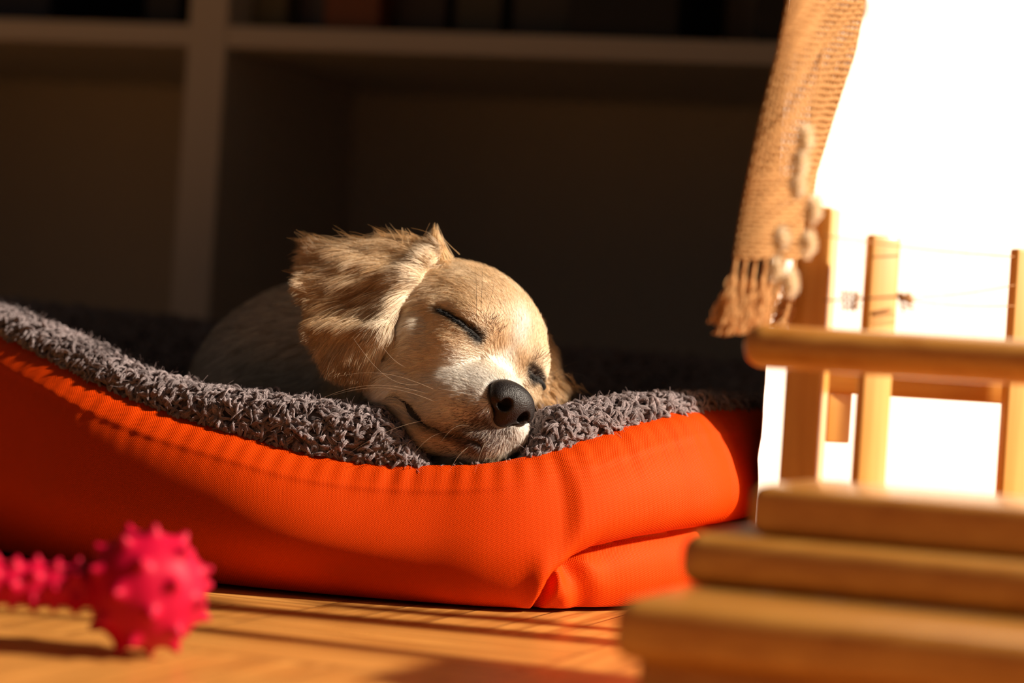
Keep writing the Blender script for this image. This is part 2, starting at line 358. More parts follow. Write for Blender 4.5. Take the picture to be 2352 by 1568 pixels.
def surface_nets(fn, lo, hi, st):
    lo = np.asarray(lo, float); n = [int(math.ceil((hi[i]-lo[i])/st))+1 for i in range(3)]
    ax = [(lo[i]+st*np.arange(n[i])).astype(np.float32) for i in range(3)]
    G = np.empty(n, np.float32)
    for i0 in range(0, n[0], 12):
        X, Y, Z = np.meshgrid(ax[0][i0:i0+12], ax[1], ax[2], indexing='ij')
        G[i0:i0+12] = fn(np.stack([X, Y, Z], -1))
    neg = G < 0
    offs = [(i, j, k) for i in (0, 1) for j in (0, 1) for k in (0, 1)]
    sl = lambda o: tuple(slice(o[a], n[a]-1+o[a]) for a in range(3))
    cnt = sum(neg[sl(o)].astype(np.int8) for o in offs)
    act = np.argwhere((cnt > 0) & (cnt < 8))
    vals = np.stack([G[act[:, 0]+o[0], act[:, 1]+o[1], act[:, 2]+o[2]] for o in offs], 1)
    acc = np.zeros((len(act), 3)); ct = np.zeros(len(act))
    for a in range(8):
        for b in range(a+1, 8):
            if sum(abs(offs[a][q]-offs[b][q]) for q in range(3)) != 1: continue
            va, vb = vals[:, a], vals[:, b]; m = (va < 0) != (vb < 0)
            tt = np.where(m, va/np.where(m, va-vb, 1), 0)
            pa, pb = np.array(offs[a]), np.array(offs[b])
            acc += np.where(m[:, None], pa+tt[:, None]*(pb-pa), 0); ct += m
    V = lo+st*(act+acc/ct[:, None])
    idx = -np.ones([n[0]-1, n[1]-1, n[2]-1], np.int64); idx[act[:, 0], act[:, 1], act[:, 2]] = np.arange(len(act))
    Fs = []
    for axn in range(3):
        o1, o2 = [(1, 2), (2, 0), (0, 1)][axn]
        s0 = [slice(None)]*3; s1 = [slice(None)]*3; s0[axn] = slice(0, n[axn]-1); s1[axn] = slice(1, n[axn])
        ch = neg[tuple(s0)] != neg[tuple(s1)]; e = np.argwhere(ch)
        e = e[(e[:, o1] > 0) & (e[:, o2] > 0) & (e[:, o1] < n[o1]-1) & (e[:, o2] < n[o2]-1)]
        def cell(d1, d2):
            q = e.copy(); q[:, o1] += d1; q[:, o2] += d2; return idx[q[:, 0], q[:, 1], q[:, 2]]
        q = np.stack([cell(-1, -1), cell(0, -1), cell(0, 0), cell(-1, 0)], 1)
        fl = ~neg[e[:, 0], e[:, 1], e[:, 2]]
        q[fl] = q[fl][:, ::-1]; Fs.append(q[(q >= 0).all(1)])
    return V, np.concatenate(Fs)
# ------------------------------------------------------------------ the puppy
HF = np.array([.43, -.27, .861]); HF /= np.linalg.norm(HF)
HE = np.array([.694, -.511, -.507]); HE -= HF*(HE@HF); HE /= np.linalg.norm(HE)
HU = np.cross(HF, HE)
HM = np.stack([HF, HE, HU], 1).astype(np.float32)          # columns; local = (p-c) @ HM
HO = np.array([1156., -810., 25.])
def H(f, e, u): return HO+f*HF+e*HE+u*HU
def Q(px, py, z):                                          # picture position at depth offset z
    k = (D0-S*z)/D0; return np.array([1176+(px-1176)*k, -784+(784-py)*k, z])
ear_tris = [
 ((1003, -575, -100), (950, -645, -40), (760, -580, -140)),
 ((950, -645, -40), (725, -650, -100), (760, -580, -140)),
 ((950, -645, -40), (740, -745, -45), (725, -650, -100)),
 ((950, -645, -40), (885, -750, 22), (740, -745, -45)),
 ((885, -750, 22), (775, -820, -5), (740, -745, -45)),
 ((885, -750, 22), (848, -850, 30), (775, -820, -5)),
 ((1003, -575, -110), (900, -556, -150), (760, -575, -150)),
]
ear2_tris = [
 ((1215, -735, -262), (1262, -800, -285), (1286, -890, -215)),
 ((1215, -735, -262), (1286, -890, -215), (1215, -905, -180)),
 ((1215, -905, -180), (1286, -890, -215), (1255, -945, -170)),
]
def sd_ears(p):
    d = None
    for t3 in ear_tris:
        q = sd_tri(p, *t3, 11.0); d = q if d is None else smin(d, q, 16)
    d2 = None
    for t3 in ear2_tris:
        q = sd_tri(p, *t3, 11.0); d2 = q if d2 is None else smin(d2, q, 16)
    return d, d2
def seg_dist_head(L, pts):
    d = None
    for a, b in zip(pts[:-1], pts[1:]):
        q = sd_cap(L, a, b, 0, 0); d = q if d is None else np.minimum(d, q)
    return d
def sd_head(p, plain_=False):
    L = (p-HO.astype(np.float32))@HM
    E = lambda c, r: sd_ell(L, c, r)
    d = E((-190, 0, -28), (208, 192, 178))
    d = smin(d, E((-95, 0, 18), (110, 120, 95)), 60)          # forehead
    for s in (-1, 1):
        d = smin(d, E((-35, 78*s, 8), (58, 62, 46)), 45)      # brow
        d = smin(d, E((-60, 95*s, -62), (85, 66, 60)), 50)    # below the eye
        d = smin(d, E((-150, 112*s, -112), (115, 66, 92)), 60)   # masseter
        d = smin(d, E((62, 44*s, -128), (92, 50, 58)), 34)    # flews
        d = smin(d, E((35, 62*s, -150), (78, 42, 46)), 28)
        d = smin(d, E((-10, 68*s, -150), (95, 50, 62)), 40)
    d = smin(d, E((55, 0, -86), (108, 56, 52)), 45)           # bridge
    d = smin(d, E((96, 0, -114), (50, 52, 50)), 30)
    j = smin(E((35, 0, -198), (112, 66, 34)), E((-70, 0, -190), (120, 98, 48)), 50)
    # the lying jaw: throat corner, cheek squeezed against the rim, chin
    j = smin(j, sd_cap(p, (905, -880, -8), (1010, -968, 76), 58, 56), 40)
    j = smin(j, sd_cap(p, (1010, -968, 78), (1120, -1000, 112), 58, 50), 40)
    j = smin(j, sd_cap(p, (1120, -1000, 112), (1168, -988, 108), 50, 42), 30)
    d = smin(d, j, 26)
    d = smax(d, -E((158, 2, -98), (34, 42, 34)), 8)          # seat of the nose
    if plain_: return d
    for (a_, b_, r_, A_) in DENTS:
        h_ = sd_cap(p[..., :2], a_, b_, 0, 0); d = d+A_*np.exp(-(h_/r_)**2)*(p[..., 2] > -60)
    m2 = seg_dist_head(L, MOUTH)
    wid = 3.4+14*np.exp(-((np.sqrt(((L-MC)**2).sum(-1)))/36)**2)
    d = smax(d, -(m2-wid), 7)
    # lid creases
    for s in (-1, 1):
        e = seg_dist_head(L, EYES[s])
        d = smax(d, -(e-4.5), 10)
    return d
DENTS = [((983, -735), (985, -775), 20, 8.0), ((1105, -822), (1000, -862), 13, 3.5), ((925, -700), (1000, -690), 14, -4.0), ((1030, -690), (1090, -715), 20, -3.0)]
def trace(px, py, fn):
    z = np.arange(330, -420, -1.0); q = np.stack([np.full(len(z), px), np.full(len(z), -py), z], 1).astype(np.float32)
    v = fn(q); i = np.argmax(v < 0) if (v < 0).any() else int(np.argmin(v))
    return np.array([px, -py, z[i]], float)
def to_head(p): return ((np.asarray(p, float)-HO)@HM.astype(float))
_pl = lambda p: sd_head(p, True)
EYES = {-1: [tuple(to_head(trace(x, y, _pl))) for x, y in ((1110, 779), (1093, 765), (1068, 744), (1040, 725), (1012, 710))],
        1: [tuple(to_head(trace(x, y, _pl))) for x, y in ((1215, 851), (1224, 860), (1237, 868), (1249, 878), (1260, 892))]}
EYEC = {s: tuple(np.mean(EYES[s][1:4], 0)+np.array([-22, 0, 8])) for s in (-1, 1)}
_m = [to_head(trace(x, y, _pl)) for x, y in ((920, 905), (943, 930), (966, 953), (992, 973), (1030, 986), (1070, 995), (1108, 1010))]
MC = np.array(_m[1])*.5+np.array(_m[2])*.5
MOUTH = [tuple(q) for q in _m]+[tuple(np.array(q)*[1, -1, 1]) for q in _m[5::-1]]
def eye_d(L): return np.minimum(seg_dist_head(L, EYES[-1]), seg_dist_head(L, EYES[1]))
def sd_dog(p):
    d = sd_head(p)
    d = smin(d, sd_cap(p, (960, -850, -280), Q(860, 880, -560), 165, 215), 90)     # neck
    d = smin(d, sd_cap(p, (900, -905, -200), (860, -960, -380), 110, 150), 80)     # throat
    d = smin(d, sd_ell(p, Q(775, 955, -720), (385, 350, 330)), 80)
    d = smin(d, sd_ell(p, Q(960, 965, -1000), (430, 300, 330)), 100)
    e1, e2 = sd_ears(p)
    return smin(smin(d, e1, 14), e2, 14)
dog = root('puppy', W(900., -1250., -500.), 'cream and golden puppy asleep in the orange bed with its chin on the rim', 'dog')
dv, df = surface_nets(sd_dog, (330, -1330, -1420), (1440, -520, 200), 6.0)
# dental trim: keep only the biggest piece is not needed (one connected body)
fur_skin, t_, b_ = mat('puppy_skin')
at = nd(t_, 'ShaderNodeAttribute', attribute_name='skin'); t_.links.new(at.outputs['Color'], b_.inputs['Base Color']); b_.inputs['Roughness'].default_value = .7
body = mesh_obj('body', W(dv[:, 0], dv[:, 1], dv[:, 2]), df, fur_skin, dog)
nv = len(body.data.vertices)
dn = np.zeros(nv*3, np.float32); body.data.vertex_normals.foreach_get('vector', dn); dn = dn.reshape(-1, 3).astype(float)
# to head-scale axes
dnc = np.stack([dn@RV, dn@UV_, -(dn@FW)], 1)
dvc = dv
# colour of the coat, as a function of place on the dog
def lerp(a, b, t): return a+(b-a)*t[..., None]
def sm(x, a, b):
    t = np.clip((x-a)/(b-a), 0, 1); return t*t*(3-2*t)
def pdist(X, Y, pts):
    d = np.full(X.shape, 1e9)
    for (ax, ay), (bx_, by_) in zip(pts[:-1], pts[1:]):
        ex, ey = bx_-ax, by_-ay; h = np.clip(((X-ax)*ex+(Y-ay)*ey)/(ex*ex+ey*ey), 0, 1)
        d = np.minimum(d, np.hypot(X-ax-h*ex, Y-ay-h*ey))
    return d
def vnoise(p, sc, seed=0):
    q = p/sc; a = np.zeros(len(p)); rg = np.random.default_rng(seed)
    for i in range(5):
        k = rg.normal(size=3); k *= (1+i*.6)/np.linalg.norm(k); a += np.sin(q@k*2.2+rg.uniform(0, 6))/(1+.4*i)
    return a/2.5
def coat(p, ear):
    L = (p-HO)@HM.astype(float); f, e, u = L[:, 0], L[:, 1], L[:, 2]; ae = np.abs(e)
    n1 = vnoise(p, 60, 1); n2 = vnoise(p, 22, 2)
    tan = np.array([.78, .57, .36]); cream = np.array([.88, .75, .58]); white = np.array([.90, .85, .79]); brown = np.array([.42, .26, .14]); dark = np.array([.018, .011, .009])
    c = np.tile(tan, (len(p), 1))
    c = lerp(c, cream, np.clip(.35+.35*n1, 0, 1))
    # forehead darker sides, pale blaze
    bl = np.exp(-(e/26)**2)*sm(f, -150, -40)*sm(-u, -140, -60)
    c = lerp(c, white, np.clip(bl*.9, 0, 1))
    c = lerp(c, tan*.92, np.exp(-((ae-75)/50)**2)*sm(u, 20, 60)*.6)
    # muzzle white
    mz = sm(f, -10, 50)*sm(-u, 40, 75)*sm(u, -200, -170)
    c = lerp(c, white, mz*.9)
    # white sides of muzzle and cheek, painted on the near side and mirrored
    Lq = np.stack([f, -ae, u], 1); pq = HO+Lq@HM.T.astype(float); X, Y = pq[:, 0], -pq[:, 1]
    ck = np.exp(-((X-1040)/115)**2-((Y-895+.35*(X-1040))/62)**2)+.65*np.exp(-((X-940)/52)**2-((Y-765)/90)**2)+.6*np.exp(-((X-900)/60)**2-((Y-890)/50)**2)
    c = lerp(c, white, np.clip(ck*1.3, 0, .97))
    c = lerp(c, tan*.9, np.clip(.7*np.exp(-((X-1150)/38)**2-((Y-795)/16)**2), 0, 1))
    # chin & lower lip tan
    # dark fringe of the lips and under the nose
    dm = seg_dist_head(L, MOUTH); lip = np.exp(-(dm/20)**2)*sm(f, -30, 60)
    c = lerp(c, np.array([.13, .08, .06]), np.clip(lip*.8+.25*lip*n2, 0, .85))
    c = lerp(c, dark, np.exp(-(dm/7.5)**2)*.9)
    ph = np.exp(-((f-150)/28)**2-((u+140)/30)**2-(ae/55)**2)
    c = lerp(c, np.array([.16, .10, .08]), np.clip(ph*.75, 0, .8))
    # eyes
    d = eye_d(L)
    inner = np.exp(-((ae-84)/22)**2)
    c = lerp(c, dark, np.clip(np.exp(-(d/(8.5+7*inner))**2)*1.3, 0, 1))
    c = lerp(c, np.array([.14, .085, .065]), np.exp(-(((f-0)/30)**2+((ae-76)/17)**2+((u-8)/20)**2))*.6)
    # ear
    ce = lerp(np.tile(np.array([.72, .50, .29]), (len(p), 1)), brown, np.clip(.38+.5*n1+.25*n2, 0, 1))
    ce = lerp(ce, cream, np.clip(.15-.4*n2, 0, .6))
    fr = np.exp(-(pdist(p[:, 0], p[:, 1], [(1000, -580), (940, -655), (888, -745), (862, -830)])/22)**2)
    ce = lerp(ce, cream, fr*.6)
    c = np.where(ear[:, None], ce, c)
    # body: white-ish fur, shade behind the head painted in as a darker tone
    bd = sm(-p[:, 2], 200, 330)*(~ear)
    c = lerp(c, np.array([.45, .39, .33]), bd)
    return np.clip(c, .003, 1)
def ear_mask(p):
    e1, e2 = sd_ears(p.astype(np.float32)); h = sd_head(p.astype(np.float32))
    return ((e1 < 4) & (h > 1)) | ((e2 < 4) & (h > 1)), e1, e2, h
em_v, _, _, _ = ear_mask(dvc)
NEARN = 1
ca = body.data.color_attributes.new('skin', 'FLOAT_COLOR', 'POINT')
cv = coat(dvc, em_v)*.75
Ln = (dvc-HO)@HM.astype(float); cv = lerp(cv, np.array([.02, .013, .012]), np.clip(1.4*np.exp(-(((Ln-[140, 4, -84])/[42, 66, 50])**2).sum(1)**2*.5), 0, 1))
# the inside of the mouth
Lv = (dvc-HO)@HM.astype(float)
ins = np.exp(-(seg_dist_head(Lv, MOUTH)/(15+12*np.exp(-(((Lv-MC)**2).sum(1))/40**2)))**4)
cv = lerp(cv, np.array([.012, .006, .006]), ins)
ca.data.foreach_set('color', np.concatenate([cv, np.ones((nv, 1))], 1).astype(np.float32).ravel())
# ---- fur guides: picture x, y, direction (x right, y up), lift, length
G_head = [
 (1140, 860, -.25, 1, .2, 13), (1090, 880, -.8, .55, .2, 15), (1160, 830, -.1, 1, .2, 15), (1190, 855, .25, 1, .2, 13),
 (1060, 930, -1, .12, .2, 16), (1000, 900, -1, .0, .22, 22), (1110, 960, -1, -.45, .25, 16), (1060, 985, -1, -.5, .3, 17), (1140, 990, -.55, -1, .3, 17),
 (1190, 1000, .0, -1, .3, 17), (1000, 960, -1, -.25, .3, 20), (960, 920, -1, .1, .3, 25),
 (1165, 780, -.05, 1, .2, 18), (1190, 740, .0, 1, .2, 20), (1220, 700, .3, 1, .25, 22), (1255, 760, .7, .8, .25, 22), (1270, 820, 1, .3, .3, 26),
 (1150, 700, -.25, 1, .22, 22), (1120, 650, -.55, .9, .22, 26), (1060, 620, -.9, .6, .25, 32), (1020, 590, -.6, 1, .35, 42), (1180, 660, .0, 1, .25, 24),
 (1110, 710, -.35, 1, .22, 20), (1070, 690, -.9, .6, .2, 22), (1020, 680, -1, .1, .2, 26), (1050, 710, -.8, .55, .2, 14), (1090, 745, -.2, .9, .2, 12),
 (960, 660, -1, -.15, .22, 34), (930, 700, -1, -.55, .22, 38), (970, 710, -1, -.1, .2, 30),
 (1060, 760, -1, -.1, .2, 15), (1100, 790, -.9, .2, .2, 15), (1040, 800, -1, .05, .2, 22), (980, 770, -1, .1, .2, 28), (1020, 850, -1, .1, .22, 25),
 (930, 760, -1, -.35, .25, 40), (900, 820, -.8, -.75, .28, 50), (950, 830, -1, -.15, .25, 36), (900, 880, -.9, -.5, .3, 46), (960, 870, -1, .05, .25, 32),
 (1100, 1045, -.5, -1, .35, 18), (1030, 1025, -1, -.5, .3, 20), (980, 990, -1, -.15, .3, 24), (1160, 1030, .1, -1, .35, 18), (930, 950, -1, .1, .3, 36), (1205, 990, .5, -.8, .3, 16),
 (1240, 850, .6, .6, .2, 14), (1240, 900, .9, -.5, .25, 24), (1265, 860, 1, -.1, .28, 28), (1215, 830, .1, 1, .2, 14), (1250, 940, .8, -.9, .3, 34),
 (850, 900, -.8, -.6, .3, 60),
]
G_ear = [
 (990, 585, -.9, .35, .25, 60), (950, 570, -1, .35, .35, 62), (900, 560, -1, .25, .35, 70), (830, 565, -1, .15, .3, 80), (770, 575, -1, .30, .3, 95),
 (930, 620, -1, .1, .2, 75), (860, 600, -1, .0, .2, 80), (790, 610, -1, .0, .22, 85), (735, 640, -1, .1, .25, 70),
 (880, 660, -1, -.35, .2, 75), (800, 670, -1, -.35, .2, 75), (735, 700, -.9, -.5, .22, 55),
 (900, 700, -.75, -.9, .18, 70), (840, 720, -.8, -.75, .2, 70), (770, 750, -.75, -.85, .22, 60),
 (885, 760, -.35, -1, .18, 66), (850, 790, -.35, -1, .2, 60), (800, 800, -.4, -1, .22, 60), (850, 835, -.15, -1, .22, 48), (790, 840, -.3, -1, .25, 50),
]
from mathutils.bvhtree import BVHTree
bvh = BVHTree.FromPolygons([tuple(v) for v in dvc], [tuple(int(i) for i in q) for q in df])
def guide_pts(G):
    P_, D_, X_ = [], [], []
    for g in G:
        h = bvh.ray_cast(Vector((g[0], -g[1], 900)), Vector((0, 0, -1)))
        if h[0] is None: h = bvh.find_nearest(Vector((g[0], -g[1], -80)))
        P_.append(np.array(h[0])); n = np.array(h[1]); d = np.array([g[2], g[3], 0.0]); d -= n*(d@n)
        D_.append(d/np.linalg.norm(d)); X_.append((g[4], g[5]))
    return np.array(P_), np.array(D_), np.array(X_)
gp, gd, gx = guide_pts(G_head)
# mirror the near side's guides to the far side of the head
Lg = (gp-HO)@HM.astype(float); Ld = gd@HM.astype(float); msk = Lg[:, 1] < -75
Lm = Lg[msk]*[1, -1, 1]; Dm = Ld[msk]*[1, -1, 1]
gp = np.concatenate([gp, HO+Lm@HM.T.astype(float)]); gd = np.concatenate([gd, Dm@HM.T.astype(float)]); gx = np.concatenate([gx, gx[msk]])
# neck and body guides
nb = [((900, -800, -330), (-.8, -.1, -.5), .3, 90), ((700, -800, -450), (-.8, -.3, -.5), .28, 95), ((560, -860, -560), (-.6, -.6, -.5), .25, 90), ((1000, -650, -420), (-.4, .3, -.9), .25, 80),
      ((1100, -700, -500), (0, 0, -1), .25, 80), ((800, -700, -800), (-.4, .1, -.9), .25, 90), ((900, -1000, -150), (-.8, -.3, -.4), .3, 60), ((1150, -900, -400), (.2, -.2, -1), .3, 70), ((1000, -800, -1200), (.5, -.2, -.9), .25, 90)]
gp = np.concatenate([gp, [n[0] for n in nb]]); gd = np.concatenate([gd, [np.array(n[1])/np.linalg.norm(n[1]) for n in nb]]); gx = np.concatenate([gx, [(n[2], n[3]) for n in nb]])
ep, ed, ex_ = guide_pts(G_ear)
ep = np.concatenate([ep, [(1262, -820, -280), (1280, -890, -215), (1240, -930, -180)]]); ed = np.concatenate([ed, [(.75, -.6, .1), (.7, -.8, .1), (.45, -1, .1)]]); ex_ = np.concatenate([ex_, [(.3, 34), (.3, 40), (.3, 36)]])
def interp(p, P_, D_, X_, pw=3.0):
    D = np.zeros((len(p), 3)); X = np.zeros((len(p), 2)); Wt = np.zeros(len(p))
    for a, b, c in zip(P_, D_, X_):
        w_ = 1/(((p-a)**2).sum(1)+60)**(pw/2); D += w_[:, None]*b; X += w_[:, None]*c; Wt += w_
    return D/Wt[:, None], X/Wt[:, None]
tri = np.concatenate([df[:, [0, 1, 2]], df[:, [0, 2, 3]]])
tc_ = dvc[tri].mean(1); ar = np.linalg.norm(np.cross(dvc[tri[:, 1]]-dvc[tri[:, 0]], dvc[tri[:, 2]]-dvc[tri[:, 0]]), axis=1)/2
Lt = (tc_-HO)@HM.astype(float)
dens = np.where(tc_[:, 2] > -330, 1.0, .12)
dens *= np.where(Lt[:, 0] > -20, 1.9, 1.0)
dens *= np.where(tc_[:, 1] < -1120, .1, 1.0)
def roots(n):
    w_ = ar*dens; c = np.cumsum(w_); i = np.searchsorted(c, rng.uniform(0, c[-1], n)); r1, r2 = np.sqrt(rng.uniform(size=n)), rng.uniform(size=n)
    b = np.stack([1-r1, r1*(1-r2), r1*r2], 1)
    p = (dvc[tri[i]]*b[..., None]).sum(1); nn = (dnc[tri[i]]*b[..., None]).sum(1); nn /= np.linalg.norm(nn, axis=1)[:, None]
    return p, nn
def sd_nose(p):
    L = ((p-HO.astype(np.float32))@HM-np.array([1, 4, 17], np.float32))/1.07; E = lambda c, r: sd_ell(L, c, r)
    d = E((133, 0, -88), (37, 58, 35))
    d = smin(d, E((150, 0, -98), (24, 42, 34)), 18)
    d = smin(d, E((140, 0, -128), (22, 21, 24)), 16)           # philtrum
    for s in (-1, 1):
        d = smin(d, E((147, 34*s, -100), (21, 23, 21)), 10)      # wings
        d = smax(d, -sd_ell(L, (172, 27*s, -106), (30, 12.5, 15)), 5)     # nostril
        d = smax(d, -sd_cap(L, (166, 34*s, -114), (150, 66*s, -118), 6.0, 5.0), 5)   # slit
    d = smax(d, -sd_cap(L, (178, 0, -112), (160, 0, -150), 2.6, 3.2), 4)
    return d*1.07
def make_fur(n, K=6):
    p, nn = roots(n)
    L = (p-HO)@HM.astype(float)
    # none on the nose leather, inside the mouth, or on the lid line
    keep = sd_nose(p.astype(np.float32)) > 1.0
    de = eye_d(L); keep &= ~((de < 5.5) & (rng.uniform(size=n) < .7))
    inm = seg_dist_head(L, MOUTH) < 3.5+15*np.exp(-(np.sqrt(((L-MC)**2).sum(-1))/36)**2); keep &= ~inm
    p, nn = p[keep], nn[keep]; L = L[keep]; n = len(p)
    ear, e1, e2, h = ear_mask(p)
    D, X = interp(p, gp, gd, gx); De, Xe = interp(p, ep, ed, ex_)
    D = np.where(ear[:, None], De, D); X = np.where(ear[:, None], Xe, X)
    D -= nn*(D*nn).sum(1)[:, None]; D /= np.linalg.norm(D, axis=1)[:, None]+1e-6
    bt = np.cross(nn, D)
    cl = vnoise(p, 16, 5)*.13+vnoise(p, 45, 6)*.16
    sw = cl+rng.normal(0, .10, n)
    D = D*np.cos(sw)[:, None]+bt*np.sin(sw)[:, None]
    ln = X[:, 1]*rng.uniform(.65, 1.15, n)*(1+.15*vnoise(p, 30, 9)); lift = X[:, 0]*rng.uniform(.6, 1.5, n)
    far = p[:, 2] < -330
    fz = (rng.uniform(size=n) < .05) & (p[:, 2] > -330); ln = np.where(fz, ln*1.2, ln); lift = np.where(fz, lift*1.8, lift)
    ts = np.linspace(0, 1, K)
    pts = np.zeros((n, K, 3)); pts[:, 0] = p-nn*1.5
    curl = rng.normal(0, .24, n)+vnoise(p, 35, 11)*.35
    for k in range(1, K):
        a = lift*(1.0-.75*ts[k])+ (.28 if k == 1 else 0)
        cc = curl*ts[k]
        d = D*np.cos(cc)[:, None]+bt*np.sin(cc)[:, None]
        d = d*np.cos(a)[:, None]+nn*np.sin(a)[:, None]
        d[:, 1] -= np.where(ln > 35, .12*ts[k], 0)
        pts[:, k] = pts[:, k-1]+d*(ln/(K-1))[:, None]
    # clumping: draw the tips of long hair together
    cs = np.where(ear, 15.0, 11.0)
    key = np.floor(p/cs[:, None]+vnoise(p, 25, 3)[:, None]*.5).astype(np.int64); kk = key[:, 0]*73856093 ^ key[:, 1]*19349663 ^ key[:, 2]*83492791
    _, inv = np.unique(kk, return_inverse=True); inv = inv.ravel(); ncl = inv.max()+1
    cnt = np.bincount(inv, minlength=ncl)
    for k in range(1, K):
        mean = np.stack([np.bincount(inv, pts[:, k, a], ncl)/cnt for a in range(3)], 1)
        s_ = np.clip((ln-16)/45, 0, .45)*ts[k]**1.5
        pts[:, k] += (mean[inv]-pts[:, k])*s_[:, None]
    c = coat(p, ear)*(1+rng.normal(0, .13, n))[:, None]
    cj = rng.normal(0, 1, ncl)[inv]; c *= (1+.10*cj*(ln > 25))[:, None]
    Xi, Yi = p[:, 0], -p[:, 1]; pd = np.exp(-((Xi-1105)/62)**2-((Yi-1000+.15*(Xi-1105))/36)**2)+.8*np.exp(-((Xi-1110)/50)**2-((Yi-965)/40)**2)
    pk = (rng.uniform(size=n) < .72*np.clip(pd, 0, 1)) & ~ear & (p[:, 2] > 0); c[pk] = np.array([.14, .09, .075])*rng.uniform(.5, 1.5, pk.sum())[:, None]
    wh = rng.uniform(size=n) < .06; c[wh] = c[wh]*.5+np.array([.42, .36, .28])
    dk = (rng.uniform(size=n) < .10) & ear; c[dk] *= .45
    r0 = np.where(far, 2.6, np.where(ln < 20, .60, .66))*S
    rad = r0[:, None]*(1-.85*ts[None, :]**1.5)
    return pts, rad, c
pts, rad, c = make_fur(430000)
hair_obj('fur', W(pts[..., 0], pts[..., 1], pts[..., 2]), rad, c, M['fur'], body)
# long wisps streaming off the ear and the crown tuft
def wisps():
    P_, R_, C_ = [], [], []
    groups = [((790, -585, -150), (-1, .30, 0), 125, 34), ((765, -570, -150), (-.95, .42, 0), 95, 30), ((745, -630, -125), (-1, .16, 0), 85, 34), ((900, -560, -140), (-.62, .55, 0), 62, 40), ((850, -562, -145), (-.85, .4, 0), 70, 36),
              ((940, -566, -125), (-.5, .6, 0), 52, 50), ((1010, -583, -100), (-.22, 1.0, 0), 66, 150), ((975, -572, -110), (-.6, .7, 0), 46, 60), ((735, -690, -95), (-.95, -.1, 0), 50, 40), ((800, -862, -55), (-.2, -1, 0), 46, 50), ((1292, -880, -215), (.8, -.35, 0), 40, 60)]
    for (c0, d0, ln, n) in groups:
        d0 = np.array(d0)/np.linalg.norm(d0); up = np.array([-d0[1], d0[0], 0])
        tipo = rng.normal(0, 8)
        for i in range(n):
            b = np.array(c0)+rng.normal(0, 1, 3)*(20 if ln < 60 or n > 100 else 16)*np.array([1, .6, .6]); L_ = ln*rng.uniform(.55, 1.15); pp = []
            if n > 100: b = np.array(c0)+np.array([rng.normal(0, 15), rng.normal(-8, 7), rng.normal(0, 14)]); L_ = ln*rng.uniform(.7, 1.2)
            cen = np.array(c0); a = rng.normal(0, .35)
            for k in range(7):
                t = k/6; q = b+d0*L_*t; q = q+(cen-b)@up*up*.75*t**1.1+(np.array([0, 0, (cen-b)[2]]))*.7*t
                q += up*(math.sin(t*3.0+tipo)*.07*ln*t+a*5*t*t)
                pp.append(q)
            P_.append(pp); R_.append([.75*S*(1-.8*(k/6)) for k in range(7)])
            C_.append(np.array([.64, .38, .17])*rng.uniform(.6, 1.25) if n < 100 else np.array([.72, .46, .22])*rng.uniform(.8, 1.2))
    P_ = np.array(P_); return P_, np.array(R_), np.array(C_)
a_, b2_, c_ = wisps()
hair_obj('wispy_hair', W(a_[..., 0], a_[..., 1], a_[..., 2]), b2_, c_, M['fur'], body)
# lashes
def lashes():
    P_, R_, C_ = [], [], []
    for s in (-1, 1):
        pts_ = np.array(EYES[s], float)
        for i in range(800):
            t = rng.uniform(0, len(pts_)-1.001); k = int(t); a = pts_[k]+(pts_[k+1]-pts_[k])*(t-k)
            b = H(*a); hit = bvh.find_nearest(Vector(b)); q0 = np.array(hit[0]); nn = np.array(hit[1])
            out = (a-np.array(EYEC[s])); outw = out@HM.T.astype(float); outw /= np.linalg.norm(outw)
            dn_ = -HU*rng.uniform(-.1, .9)+HE*s*rng.uniform(.2, 1.3)+nn*rng.uniform(.05, .35); dn_ /= np.linalg.norm(dn_)
            L_ = rng.uniform(5, 13)*(1.0+.3*(t < 1.5)); pp = [q0+nn*1.0+dn_*L_*tt-HU*3*tt*tt for tt in np.linspace(0, 1, 4)]
            P_.append(pp); R_.append([.5*S, .45*S, .35*S, .12*S]); C_.append(np.array([.012, .008, .006])*rng.uniform(.6, 1.8))
        for i in range(60):                            # the dark brow hairs above the inner corner
            q0 = H(rng.normal(-4, 6), s*rng.normal(72, 13), rng.normal(18, 9)); hit = bvh.find_nearest(Vector(q0)); q0 = np.array(hit[0]); nn = np.array(hit[1])
            d = HU*1.0+HE*s*rng.normal(0, .45)+nn*.35; d /= np.linalg.norm(d); L_ = rng.uniform(12, 36)
            P_.append([q0+d*L_*tt-HF*4*tt*tt for tt in np.linspace(0, 1, 4)]); R_.append([.4*S, .38*S, .3*S, .1*S]); C_.append(np.array([.10, .06, .04])*rng.uniform(.3, 1.6))
    return np.array(P_), np.array(R_), np.array(C_)
a_, b2_, c_ = lashes()
lo_ = hair_obj('eyelashes', W(a_[..., 0], a_[..., 1], a_[..., 2]), b2_, c_, M['fur'], body)
lo_['label'] = 'short black lashes along the closed eyelids'
